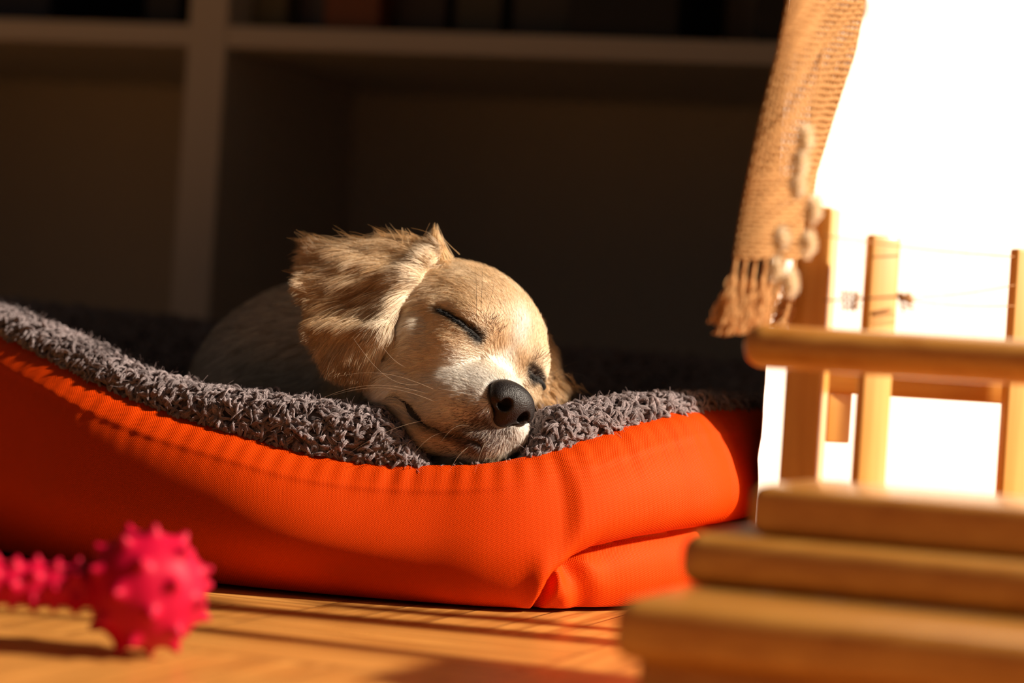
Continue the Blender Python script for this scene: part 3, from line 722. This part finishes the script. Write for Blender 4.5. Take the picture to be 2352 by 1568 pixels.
# whiskers, each its own
wk = [((1000, 905), (-260, -25), 30), ((1010, 895), (-210, 25), 20), ((1020, 925), (-230, 20), 26), ((985, 880), (-150, 90), -40), ((1010, 955), (-190, -80), 14), ((1000, 975), (-130, -60), -10), ((1045, 985), (-90, -60), 20),
      ((1090, 975), (-70, -35), 18), ((1120, 1005), (-30, -70), 12), ((1085, 1015), (-45, -60), 10), ((1060, 1030), (-20, -60), 8), ((1150, 1015), (8, -60), 6), ((1105, 735), (-5, 110), 14), ((1112, 735), (18, 95), -10), ((1096, 735), (-8, 120), 6),
      ((985, 1000), (-55, -60), -15), ((1265, 880), (85, -5), 14), ((1262, 872), (70, 25), 8), ((975, 850), (-90, 70), -20)]
for (a, d, sag) in wk:
    h = bvh.ray_cast(Vector((a[0], -a[1], 900)), Vector((0, 0, -1)))
    if h[0] is None: continue
    q = np.array(h[0]); nn = np.array(h[1]); K = 9; tt = np.linspace(0, 1, K)
    pts_ = np.array([[q+np.array([d[0]*t, d[1]*t, 0])+nn*24*math.sin(t*1.6)+np.array([0, sag*math.sin(PI*t), 0]) for t in tt]])
    dkk = a[1] < 800 or a[0] > 1200
    wo = hair_obj('whisker', W(pts_[..., 0], pts_[..., 1], pts_[..., 2]), (.42*S*(1-.75*tt))[None], np.array([[.03, .02, .015]]) if dkk else np.array([[.58, .43, .30]]), M['fur'], body)
# nose leather
lo, hi = H(133, 0, -95)-85, H(133, 0, -95)+85
vv, ff = surface_nets(sd_nose, lo, hi, 1.7)
nm, t_, b_ = mat('nose_leather')
b_.inputs['Base Color'].default_value = (.009, .006, .006, 1); b_.inputs['Roughness'].default_value = .5; b_.inputs['Specular IOR Level'].default_value = .4
tc0 = nd(t_, 'ShaderNodeTexCoord'); vz = nd(t_, 'ShaderNodeTexVoronoi', i_Scale=1500.0); t_.links.new(tc0.outputs['Object'], vz.inputs['Vector'])
bp = nd(t_, 'ShaderNodeBump', i_Strength=.55, i_Distance=.0004); bp.invert = True; t_.links.new(vz.outputs['Distance'], bp.inputs['Height']); t_.links.new(bp.outputs[0], b_.inputs['Normal'])
mesh_obj('nose', W(vv[:, 0], vv[:, 1], vv[:, 2]), ff, nm, body)

# ------------------------------------------------------------------ the bed
stations = [  # rim world point, fleece rise, samples in the segment, picture column (None = out of sight)
 (P(-260, 650, 1.51), .020, 14), (P(-130, 705, 1.44), .018, 14), (P(0, 766, 1.388), .018, 16), (P(120, 822, 1.352), .019, 16), (P(250, 890, 1.322), .021, 18), (P(400, 950, 1.300), .024, 20), (P(560, 998, 1.284), .030, 22),
 (P(700, 1037, 1.274), .034, 22), (P(850, 1061, 1.267), .034, 22), (P(1000, 1068, 1.262), .033, 22), (P(1130, 1062, 1.260), .031, 22), (P(1250, 1036, 1.265), .027, 26), (P(1370, 998, 1.280), .022, 26), (P(1500, 957, 1.305), .017, 24),
 (P(1600, 940, 1.335), .014, 18), (P(1720, 934, 1.415), .012, 16), (np.array([.180, 1.50, .108]), .014, 10), (np.array([.205, 1.60, .118]), .018, 10), (np.array([.17, 1.72, .125]), .018, 10), (np.array([.06, 1.785, .126]), .02, 10),
 (np.array([-.08, 1.80, .125]), .02, 10), (np.array([-.22, 1.80, .128]), .02, 10), (np.array([-.34, 1.75, .133]), .02, 10), (np.array([-.42, 1.66, .138]), .02, 10), (np.array([-.43, 1.55, .142]), .02, 10)]
rim, rise, stn = [], [], []
ns = len(stations)
for i in range(ns):
    p0, p1, p2, p3 = [stations[(i+k-1) % ns][0] for k in range(4)]; r = [stations[(i+k-1) % ns][1] for k in range(4)]
    m = stations[i][2]
    for j in range(m):
        t = j/m; c_ = lambda a, b, c, d: .5*((2*b)+(-a+c)*t+(2*a-5*b+4*c-d)*t*t+(-a+3*b-3*c+d)*t**3)
        rim.append(c_(p0, p1, p2, p3)); rise.append(c_(*r)); stn.append(i+t)
rim = np.array(rim); rise = np.array(rise); stn = np.array(stn); NR = len(rim)
tg = np.roll(rim, -1, 0)-np.roll(rim, 1, 0); tg[:, 2] = 0; tg /= np.linalg.norm(tg, axis=1)[:, None]
on = np.stack([tg[:, 1], -tg[:, 0], np.zeros(NR)], 1)                       # outward
# smooth the outward direction a little
for _ in range(6): on = (np.roll(on, 1, 0)+on*2+np.roll(on, -1, 0))/4
on /= np.linalg.norm(on, axis=1)[:, None]
arc = np.concatenate([[0], np.cumsum(np.linalg.norm(np.diff(rim, axis=0), axis=1))])
# picture column of each front station, to place the side seam and pleat
col = np.interp(stn, [0, 1, 2, 3, 4, 5, 6, 7, 8, 9, 10, 11, 12, 13, 14, 15, 16, ns], [-260, -130, 0, 120, 250, 400, 560, 700, 850, 1000, 1130, 1250, 1370, 1500, 1600, 1720, 1900, 1900])
bed = root('dog_bed', (rim[:, 0].mean(), rim[:, 1].mean(), 0), 'orange nylon dog bed with grey fleece lining on the parquet floor', 'dog bed')
NV = 72
V = np.zeros((NR, NV, 3)); UVs = np.zeros((NR, NV, 2))
sidef = sm(col, 1262, 1300)*(1-sm(stn, 17, 18.5))       # where the lower side cushion shows
zc = np.interp(col, [1250, 1300, 1340, 1440, 1600, 1800], [.020, .0285, .034, .040, .046, .05])
for j in range(NV):
    t = j/(NV-1)                                           # 0 rim, 1 floor edge underneath
    zr = rim[:, 2]
    # main cushion
    zz = zr*(1-t)**1.0
    hgt = zz/zr
    base = .021*np.sin(PI*np.clip(hgt, 0, 1)**.82)**.75
    # two lobes on the side
    k_ = np.clip(zc/zr, .05, .9)
    up_l = np.where(hgt > k_, .023*np.sin(PI*np.clip((hgt-k_)/(1-k_), 0, 1)**.62)**.65, 0)
    lo_l = np.where(hgt <= k_, .013*np.sin(PI*np.clip(hgt/k_, 0, 1))**.6-.002, 0)
    lob = up_l+lo_l
    off = base*(1-sidef)+lob*sidef
    # pleat where the side panel begins
    pl = np.exp(-((col-1262-(hgt*zr-.02)*900)/11.0)**2)*(1-sm(hgt, k_*.8, k_*1.25))
    off -= .013*pl
    off += .0035*np.exp(-((col-1235)/22)**2)*(1-sm(hgt, .15, .5))
    off += .003*sidef*np.sin(col/17+hgt*13)*np.exp(-((col-1310)/55)**2)*(1-sm(hgt, k_*.7, k_*1.1))
    # gathers below the rim
    g = np.exp(-((1-hgt)/.16)**2)*.6
    off += g*(.0009*np.sin(arc*330+2*np.sin(arc*70))*(.5+.5*np.sin(arc*47))+.0007*np.sin(arc*611+1))
    # hem ridge
    off += .0005*np.exp(-((zr-zz-.0125)/.0018)**2)+.0006*sm(.0145-(zr-zz), .0, .004)*sm(zr-zz, .0, .003)
    wl = (1-.75*sm(col, 560, 1050))*(stn < 14)+.4*(stn >= 14)
    off += wl*.0095*(1-np.exp(-((zr-zz)/.0075)))*sm(hgt, -.1, .45)
    # soft broad wrinkles
    off += .0012*np.sin(col/130+hgt*4)*np.sin(PI*hgt)
    off = off-.012*(t > .985)
    V[:, j] = rim+on*off[:, None]; V[:, j, 2] = np.maximum(zz, .0012)
    UVs[:, j, 0] = arc; UVs[:, j, 1] = zr*t*1.15
# tuck under
und = np.zeros((NR, 1, 3)); und[:, 0] = rim-on*.035; und[:, 0, 2] = .0012
V = np.concatenate([V, und], 1); UVs = np.concatenate([UVs, UVs[:, -1:]+[0, .03]], 1); NVV = NV+1
def gridfaces(a, b, closed=True):
    i, j = np.meshgrid(np.arange(a if closed else a-1), np.arange(b-1), indexing='ij'); i2 = (i+1) % a
    return np.stack([i*b+j, i*b+j+1, i2*b+j+1, i2*b+j], -1).reshape(-1, 4)
# orange cover (outer) with its top rim cord
mesh_obj('nylon_cover', V.reshape(-1, 3), gridfaces(NR, NVV), M['nylon'], bed, uvs=UVs.reshape(-1, 2))
# bottom sheet
bot = [tuple(v) for v in und[:, 0]]; cpt = und[:, 0].mean(0)
mesh_obj('base_sheet', bot+[cpt], [[i, (i+1) % NR, NR] for i in range(NR)], plain('black_base', (.012, .01, .01), .9), bed, smooth=False)
# fleece: rim -> over the top -> down inside -> inner floor
NFl = 46
Fv = np.zeros((NR, NFl, 3))
dent = np.interp(col, [850, 900, 940, 1000, 1060, 1180, 1230, 1290], [1, .8, .5, .15, .0, .0, .5, 1.0])*(stn < 15)+1.0*(stn >= 15)
rise = rise*dent
prof = [(0, -.002), (.004, -.001), (-.002+.004, .006)]
for j in range(NFl):
    t = j/(NFl-1)
    # arch across the wall
    if t < .6:
        a = t/.6; ins_ = .078*(1-math.cos(PI*a))/2*1.0+.0; up = np.sin(PI*min(1, a)**.72)*1.0
        zz = rim[:, 2]*(1-(.55*a**3+.25*(1-dent)*a*(1-a)))+(rise-.005)*up-.002
    else:
        a = (t-.6)/.4; ins_ = .078+.03*a; z0 = rim[:, 2]*.45-.002; zz = z0+(.022-z0)*(1-(1-a)**2)
    Fv[:, j] = rim-on*ins_; Fv[:, j, 2] = zz
# dent where the puppy lies
fl = Fv.reshape(-1, 3)
def to_c(p):
    q = p-(CAM+D0*FW); return np.stack([q@RV/S+1176, q@UV_/S-784, -(q@FW)/S], -1)
for _ in range(14):
    qc = to_c(fl); inb = (qc[:, 0] > 330) & (qc[:, 0] < 1450) & (qc[:, 2] < 260)
    d = np.full(len(fl), 99.0); d[inb] = sd_dog(qc[inb].astype(np.float32))
    mv = d < 6
    fl[mv, 2] -= .0022
    fl[:, 2] = np.maximum(fl[:, 2], .008)
Fv = fl.reshape(NR, NFl, 3)
# smooth dents
for _ in range(4):
    s_ = (np.roll(Fv, 1, 0)+np.roll(Fv, -1, 0)+2*Fv)/4; s_[:, 0] = Fv[:, 0]; Fv = s_
fo = mesh_obj('fleece_lining', Fv.reshape(-1, 3), gridfaces(NR, NFl)[:, ::-1], M['fleece_base'], bed)
cen = np.array([rim[:, 0].mean(), rim[:, 1].mean(), .022])
# inner cushion
IC = Fv[:, -1]; rings = [IC+(cen-IC)*k for k in np.linspace(0, .98, 12)]
ICv = np.stack(rings, 1); ICv[..., 2] = .022-.002*np.linspace(0, 1, 12)[None, :]
mesh_obj('inner_cushion', ICv.reshape(-1, 3), gridfaces(NR, 12)[:, ::-1], M['fleece_base'], bed)
# yarn locks
def locks():
    vn = np.zeros(len(fo.data.vertices)*3, np.float32); fo.data.vertex_normals.foreach_get('vector', vn); vn = vn.reshape(-1, 3).astype(float)
    vts = Fv.reshape(-1, 3); fc = gridfaces(NR, NFl)[:, ::-1]; tr = np.concatenate([fc[:, [0, 1, 2]], fc[:, [0, 2, 3]]])
    ar = np.linalg.norm(np.cross(vts[tr[:, 1]]-vts[tr[:, 0]], vts[tr[:, 2]]-vts[tr[:, 0]]), axis=1)/2
    cc = vts[tr].mean(1); front = (cc[:, 1] < 1.46)
    # how far across the wall
    wgt = ar*np.where(front, 1.0, .30); cum = np.cumsum(wgt)
    n = 27000; i = np.searchsorted(cum, rng.uniform(0, cum[-1], n)); r1, r2 = np.sqrt(rng.uniform(size=n)), rng.uniform(size=n); b = np.stack([1-r1, r1*(1-r2), r1*r2], 1)
    p = (vts[tr[i]]*b[..., None]).sum(1); nn = (vn[tr[i]]*b[..., None]).sum(1); nn /= np.linalg.norm(nn, axis=1)[:, None]
    if (nn[:, 2].mean() < 0): nn = -nn
    qc = to_c(p); d = np.full(n, 99.0); inb = (qc[:, 0] > 330) & (qc[:, 0] < 1450) & (qc[:, 2] < 260); d[inb] = sd_dog(qc[inb].astype(np.float32))
    ok = d > -4; p, nn, d = p[ok], nn[ok], d[ok]; n = len(p)
    rv = rng.normal(size=(n, 3)); rv -= nn*(rv*nn).sum(1)[:, None]; rv /= np.linalg.norm(rv, axis=1)[:, None]
    drift = np.stack([np.sin(p[:, 0]*70+p[:, 1]*40), np.cos(p[:, 1]*60-p[:, 0]*30), np.full(n, -.5)], 1); drift -= nn*(drift*nn).sum(1)[:, None]
    ln = rng.uniform(.0075, .0125, n)*np.where(d < 14, .55, 1.0)*(.45+.55*np.interp(qc[ok][:, 0], [850, 940, 1000, 1060, 1180, 1230, 1290], [1, .8, .3, .0, .0, .5, 1.0]))
    far = p[:, 1] > 1.46
    K = 7; ts = np.linspace(0, 1, K); NS = 9
    P_, R_, C_ = [], [], []
    bt = np.cross(nn, rv)
    side = rng.uniform(.3, .95, n); bend = rng.normal(0, 1.1, n); ph0 = rng.uniform(0, 6.28, n)
    cen_ = np.zeros((n, K, 3)); cen_[:, 0] = p-nn*.0004
    lean0 = rv*side[:, None]+drift*.45
    for k in range(1, K):
        t = ts[k]; d_ = lean0*np.cos(bend*t)[:, None]+bt*np.sin(bend*t)[:, None]*side[:, None]+nn*(.95-1.55*t); d_ /= np.linalg.norm(d_, axis=1)[:, None]
        cen_[:, k] = cen_[:, k-1]+d_*(ln/(K-1))[:, None]
    shade = rng.uniform(.75, 1.2, n)
    for s in range(NS):
        a0 = ph0+2*PI*s/NS; w_ = .00085*rng.uniform(.7, 1.3, n)
        pts = cen_.copy()
        for k in range(K):
            t = ts[k]; an = a0+t*2.6; ww = w_*(.9+.25*math.sin(PI*t))*(1-.65*t)
            pts[:, k] += rv*(np.cos(an)*ww)[:, None]+bt*(np.sin(an)*ww)[:, None]+nn*(np.sin(an+1)*ww*.5)[:, None]
        pts[:, 1:] += rng.normal(0, .00018, (n, K-1, 3))
        P_.append(pts); R_.append(np.where(far, .0006, .00034)[:, None]*(1-.55*ts[None]**2)); C_.append(np.array([.33, .27, .272])[None]*(shade*rng.uniform(.8, 1.2, n))[:, None])
    # stray filaments
    m = 9000; ii = rng.integers(0, n, m); q = p[ii]+rv[ii]*rng.normal(0, .001, m)[:, None]; L_ = rng.uniform(.004, .009, m); pts = np.zeros((m, K, 3)); pts[:, 0] = q
    dd = nn[ii]+rng.normal(0, .45, (m, 3)); cu = rng.normal(0, .9, (m, 3))
    for k in range(1, K):
        dd = dd+cu*.35; dd /= np.linalg.norm(dd, axis=1)[:, None]; pts[:, k] = pts[:, k-1]+dd*(L_/(K-1))[:, None]
    P_.append(pts); R_.append(np.full((m, K), .00011)); C_.append(np.array([.25, .185, .18])[None]*rng.uniform(.6, 1.4, m)[:, None])
    return np.concatenate(P_), np.concatenate(R_), np.concatenate(C_)
a_, b2_, c_ = locks()
fp = hair_obj('fleece_pile', a_, b2_, c_, M['fleece_hair'], fo); fp['kind'] = 'stuff'

# ------------------------------------------------------------------ toy
bcn = P(338, 1352, .998); far_d = P(0, 1337, .992)-bcn; far_d /= np.linalg.norm(far_d); far_d[2] = 0; far_d /= np.linalg.norm(far_d)
R_B = .0243
bcn = np.array([bcn[0], bcn[1], R_B+.0036])
toy = root('chew_toy', (bcn[0], bcn[1], 0), 'spiky pink rubber dumbbell chew toy lying on the parquet at the left', 'toy')
def fib(n):
    i = np.arange(n)+.5; ph = np.arccos(1-2*i/n); th = PI*(1+5**.5)*i; return np.stack([np.cos(th)*np.sin(ph), np.sin(th)*np.sin(ph), np.cos(ph)], 1)
def ball_sdf(c):
    sp = fib(34)
    def fn(p):
        p = p.astype(np.float64)
        d = np.sqrt(((p-c)**2).sum(-1))-R_B
        for s in sp:
            a = c+s*R_B*.93; b = c+s*(R_B+.0030); m = ((p-b)**2).sum(-1) < .009**2
            if not m.any(): continue
            q = sd_cap(p[m].astype(np.float32)*1, a, b, .0040, .0017); d[m] = smin(d[m], q, .003)
        return d
    return fn
for k in range(2):
    c = bcn+far_d*.108*k
    v, f = surface_nets(ball_sdf(c), c-.032, c+.032, .0007)
    mesh_obj('ball', v, f, M['rubber'], toy)
def shaft_sdf():
    a = bcn+far_d*R_B*.6; b = bcn+far_d*(.108-R_B*.6); up = np.array([0, 0, 1.0]); sd = np.cross(far_d, up); ln = .108-2*R_B
    def fn(p):
        d = sd_cap(p, a, b, .0086, .0086)
        for i in range(7):
            for j in range(6):
                an = 2*PI*(j+.5*(i % 2))/6; r_ = up*math.cos(an)+sd*math.sin(an); o = bcn+far_d*(R_B+ln*(i+.5)/7)
                d = smin(d, sd_cap(p, o+r_*.007, o+r_*.0112, .0030, .0013), .0025)
        return d
    return fn
mid = bcn+far_d*.054
v, f = surface_nets(shaft_sdf(), mid-[.056, .03, .0145], mid+[.056, .03, .0145], .0009)
mesh_obj('shaft', v, f, M['rubber'], toy)

# ------------------------------------------------------------------ wooden frame
yx = np.array([math.cos(-YAW), math.sin(-YAW), 0]); yy = np.array([-math.sin(-YAW), math.cos(-YAW), 0])   # along the boards, and back
def fwd_pt(px, z, zpx):
    """world point at picture column px, row zpx, height z"""
    zz = TH_s*(px-1176)+TH_c*(784-zpx); d = (.14-z)*F_PX/(-zz); return P(px, zpx, d)
TH_s, TH_c = math.sin(TH), math.cos(TH)
fr = None
o0 = fwd_pt(1432, .050, 1392); fr = root('wooden_rack', (o0[0]+.2, o0[1]+.08, 0), 'low pine rack with three stepped boards, posts and a round rail at the right', 'rack')
def board(name, corner, z0, z1, L, depth, bev=.006, m=None):
    c = corner+yx*L/2+yy*depth/2; c[2] = (z0+z1)/2
    v, f = rbox(c, (L, depth, z1-z0), -YAW, bev, 5); return mesh_obj(name, v, f, m or M['pine'], fr, smooth=True)
oD = fwd_pt(1405, .050, 1374); oC = fwd_pt(1560, .0705, 1222); oB = fwd_pt(1722, .0905, 1112)
board('board', oD, .0275, .050, .62, .115, .0075)
board('board', oC, .0502, .0705, .55, .105, .0075)
board('board', oB, .0707, .0905, .48, .090, .005)
for k, o in ((.10, .03), (.56, .03), (.33, .03)):  # base added under the lowest board to shade the floor gap there
    c = oD+yx*(k+.02)+yy*(o+.025); v, f = rbox((c[0], c[1], .0138), (.225, .085, .0274), -YAW, .002); mesh_obj('shade_base_block', v, f, M['pine'], fr)
# round rail with a domed end
ra = P(1712, 792, 1.052); rr = .0095
path = [ra+yx*(rr*(1-math.cos(a))) for a in np.linspace(0, PI/2, 8)]+[ra+yx*x for x in np.linspace(.03, .46, 12)]
rads = [max(.0004, rr*math.sin(a)**.7) if a > 0 else .0004 for a in np.linspace(0, PI/2, 8)]+[rr]*12
mesh_obj('rail', *tube_mesh(path, np.array(rads), 24), M['pine'], fr)
q_ = ra+yx*.45; v, f = rbox((q_[0], q_[1]+.018, .09), (.02, .018, .18), -YAW, .0015); mesh_obj('post', v, f, M['pine_up'], fr)
def post(px, py, z_top, wx, wy, yaw, d=None, zb=.0903, m=None):
    b = fwd_pt(px, zb, py); c = (b[0], b[1], z_top/2)
    v, f = rbox(c, (wx, wy, z_top), yaw, .0015); return mesh_obj('post', v, f, m or M['pine_up'], fr)
post(1842, 1070, .212, .0175, .018, -YAW)
post(1995, 1084, .200, .0165, .006, math.radians(27))
q_ = P(2342, 1000, 1.165); v, f = rbox((q_[0], q_[1], .1), (.0215, .006, .2), math.radians(27), .0012); mesh_obj('post', v, f, M['pine_up'], fr)
c = P(2128, 880, 1.178); v, f = rbox(tuple(c), (.099, .006, .0150), math.radians(3), .001); mesh_obj('cross_rail', v, f, M['pine'], fr)
c = P(1922, 945, 1.178); v, f = rbox(tuple(c), (.013, .006, .030), math.radians(20), .001); mesh_obj('brace', v, f, M['pine_up'], fr)

# ------------------------------------------------------------------ woven jute throw hanging over the rack
th = root('jute_throw', P(1800, 350, 1.15), 'coarse woven jute throw with a tasselled edge hanging at the upper right', 'throw')
lft = [(1858, -420), (1835, -120), (1812, 0), (1788, 120), (1752, 260), (1722, 400), (1702, 500), (1688, 590)]
mdl = [(1922, -420), (1905, -120), (1885, 0), (1878, 120), (1866, 260), (1850, 400), (1842, 500), (1835, 590)]
rgt = [(2040, -420), (2015, -120), (1985, 0), (1962, 120), (1915, 260), (1872, 400), (1856, 500), (1846, 590)]
def cloth(u, v):
    """u across 0..1 (left edge, fold at .55, right edge), v down 0..1"""
    k = v*(len(lft)-1); i = min(int(k), len(lft)-2); t = k-i
    g = lambda q: np.array(q[i])*(1-t)+np.array(q[i+1])*t
    if u < .55: q = g(lft)+(g(mdl)-g(lft))*(u/.55)
    else: q = g(mdl)+(g(rgt)-g(mdl))*((u-.55)/.45)
    d = 1.085+.080*u-.012*math.sin(min(u/.55, 1)*PI)+.003*math.sin(v*17+u*3)
    return P(q[0], q[1], d)
nw, nh = 22, 66
tb = []
for i in range(nw):
    u = i/(nw-1); pth = [cloth(u, v)+np.array([0, .0010*(1 if (j+i) % 2 else -1), 0]) for j, v in enumerate(np.linspace(0, 1, nh))]
    tb.append(tube_mesh(pth, .00085*(1+.15*math.sin(i*2.1)), 6))
for j in range(nh):
    v = j/(nh-1); pth = [cloth(u, v)+np.array([0, -.0010*(1 if (j+i) % 2 else -1), .0004*math.sin(i*.9+j)]) for i, u in enumerate(np.linspace(0, 1, nw))]
    tb.append(tube_mesh(pth, .00122*(1+.10*math.sin(j*2.7)), 6))
V_, F_ = merge(tb); wv = mesh_obj('woven_cloth', V_, F_, M['burlap'], th)
p0 = cloth(0, 0); p1 = cloth(1, 0); dr_ = (p1-p0)/np.linalg.norm(p1-p0); dr_[2] = 0
mesh_obj('hanging_rod', *tube_mesh([p0-dr_*.02+dr_*x for x in np.linspace(0, .315, 6)], .0045, 14), M['pine'], th)
# tassels
for i in range(12):
    u = (i+.2)/12; st = cloth(u, 1.0); n = 70; pts = np.zeros((n, 6, 3)); dx = rng.normal(-.0035, .0022); ln = .033*rng.uniform(.8, 1.15)*(1.05-.15*u)
    for k in range(6):
        t = k/5; spread = .0006+.0034*t-.0018*math.exp(-((t-.25)/.12)**2)
        pts[:, k] = st+np.array([dx*t-.004*t*t, 0, -ln*t])+rng.normal(0, 1, (n, 3))*np.array([1, 1, .15])*spread*.5
    pts[:, 1:, :] += np.cumsum(rng.normal(0, .00025, (n, 5, 3)), 1)
    cc = np.array([.66, .38, .16])[None]*rng.uniform(.7, 1.3, n)[:, None]
    hair_obj('tassel', pts, np.full((n, 6), .00032), cc, M['burlap_hair'], th)
# knotted pale tufts along the inner edge
for (px, py) in ((1850, 318), (1838, 372), (1832, 425), (1868, 480), (1796, 550), (1855, 560), (1782, 620), (1815, 650)):
    c = P(px, py, 1.045); n = 200; pts = np.zeros((n, 5, 3)); dr = fib(n)*rng.uniform(.6, 1, n)[:, None]
    for k in range(5): pts[:, k] = c+dr*.0062*(k/4)**.7*np.array([.8, .8, 1.2])
    hair_obj('tuft', pts, np.full((n, 5), .00032), np.array([.95, .80, .60])[None]*rng.uniform(.8, 1.15, n)[:, None], M['burlap_hair'], th)
tp = [cloth(.62, .42)]+[P(px, py, 1.045) for (px, py) in ((1850, 318), (1838, 372), (1832, 425), (1868, 480), (1855, 560), (1796, 550), (1782, 620), (1815, 650))]
mesh_obj('tuft_cord', *tube_mesh(tp, .0006, 6), M['burlap'], th)
# loose cords strung behind the rack
def cord(pts, r, label):
    t = np.linspace(0, 1, 14); p = [np.array(P(*pts[0]))*(1-k)+np.array(P(*pts[1]))*k+np.array([0, 0, -.0012*math.sin(PI*k)]) for k in t]
    v, f = tube_mesh(p, r, 8); o = mesh_obj('cord', v, f, M['cord'], None); tag(o, label, 'cord', 'cords strung behind the rack'); return o
cord(((1893, 541, 1.085), (2338, 590, 1.160)), .00032, 'uppermost thin brown cord strung behind the rack')
cord(((2085, 684, 1.105), (2338, 653, 1.160)), .00028, 'middle thin brown cord rising to the right behind the rack')
cord(((2085, 690, 1.105), (2338, 702, 1.160)), .00028, 'lowest thin brown cord running level behind the rack')

# a scrap of frayed netting knotted between the cords
nt = []
def stick(a, b, r): nt.append(tube_mesh([np.array(a)*(1-k)+np.array(b)*k for k in np.linspace(0, 1, 4)], r, 6))
for k in range(3): stick(P(1938+k*12, 664+k*3, 1.092), P(1941+k*12, 716, 1.092), .00045)
for k in range(3): stick(P(1930, 676+k*14, 1.091), P(1976, 674+k*14, 1.091), .00045)
stick(P(1893, 690, 1.088), P(1940, 688, 1.092), .0005); stick(P(1968, 672, 1.090), P(1962, 712, 1.090), .0012)
stick(P(1972, 686, 1.092), P(2066, 681, 1.092), .0006); stick(P(2062, 676, 1.091), P(2096, 694, 1.091), .0016); stick(P(2066, 690, 1.091), P(2092, 676, 1.091), .0014)
stick(P(2068, 692, 1.091), P(2076, 722, 1.091), .0005); stick(P(2070, 702, 1.091), P(2100, 708, 1.091), .0006); stick(P(2000, 722, 1.091), P(2048, 712, 1.091), .0011)
V_, F_ = merge(nt); tag(mesh_obj('frayed_netting', V_, F_, M['cord'], None), 'small frayed scrap of brown netting knotted to the lower cords', 'netting')
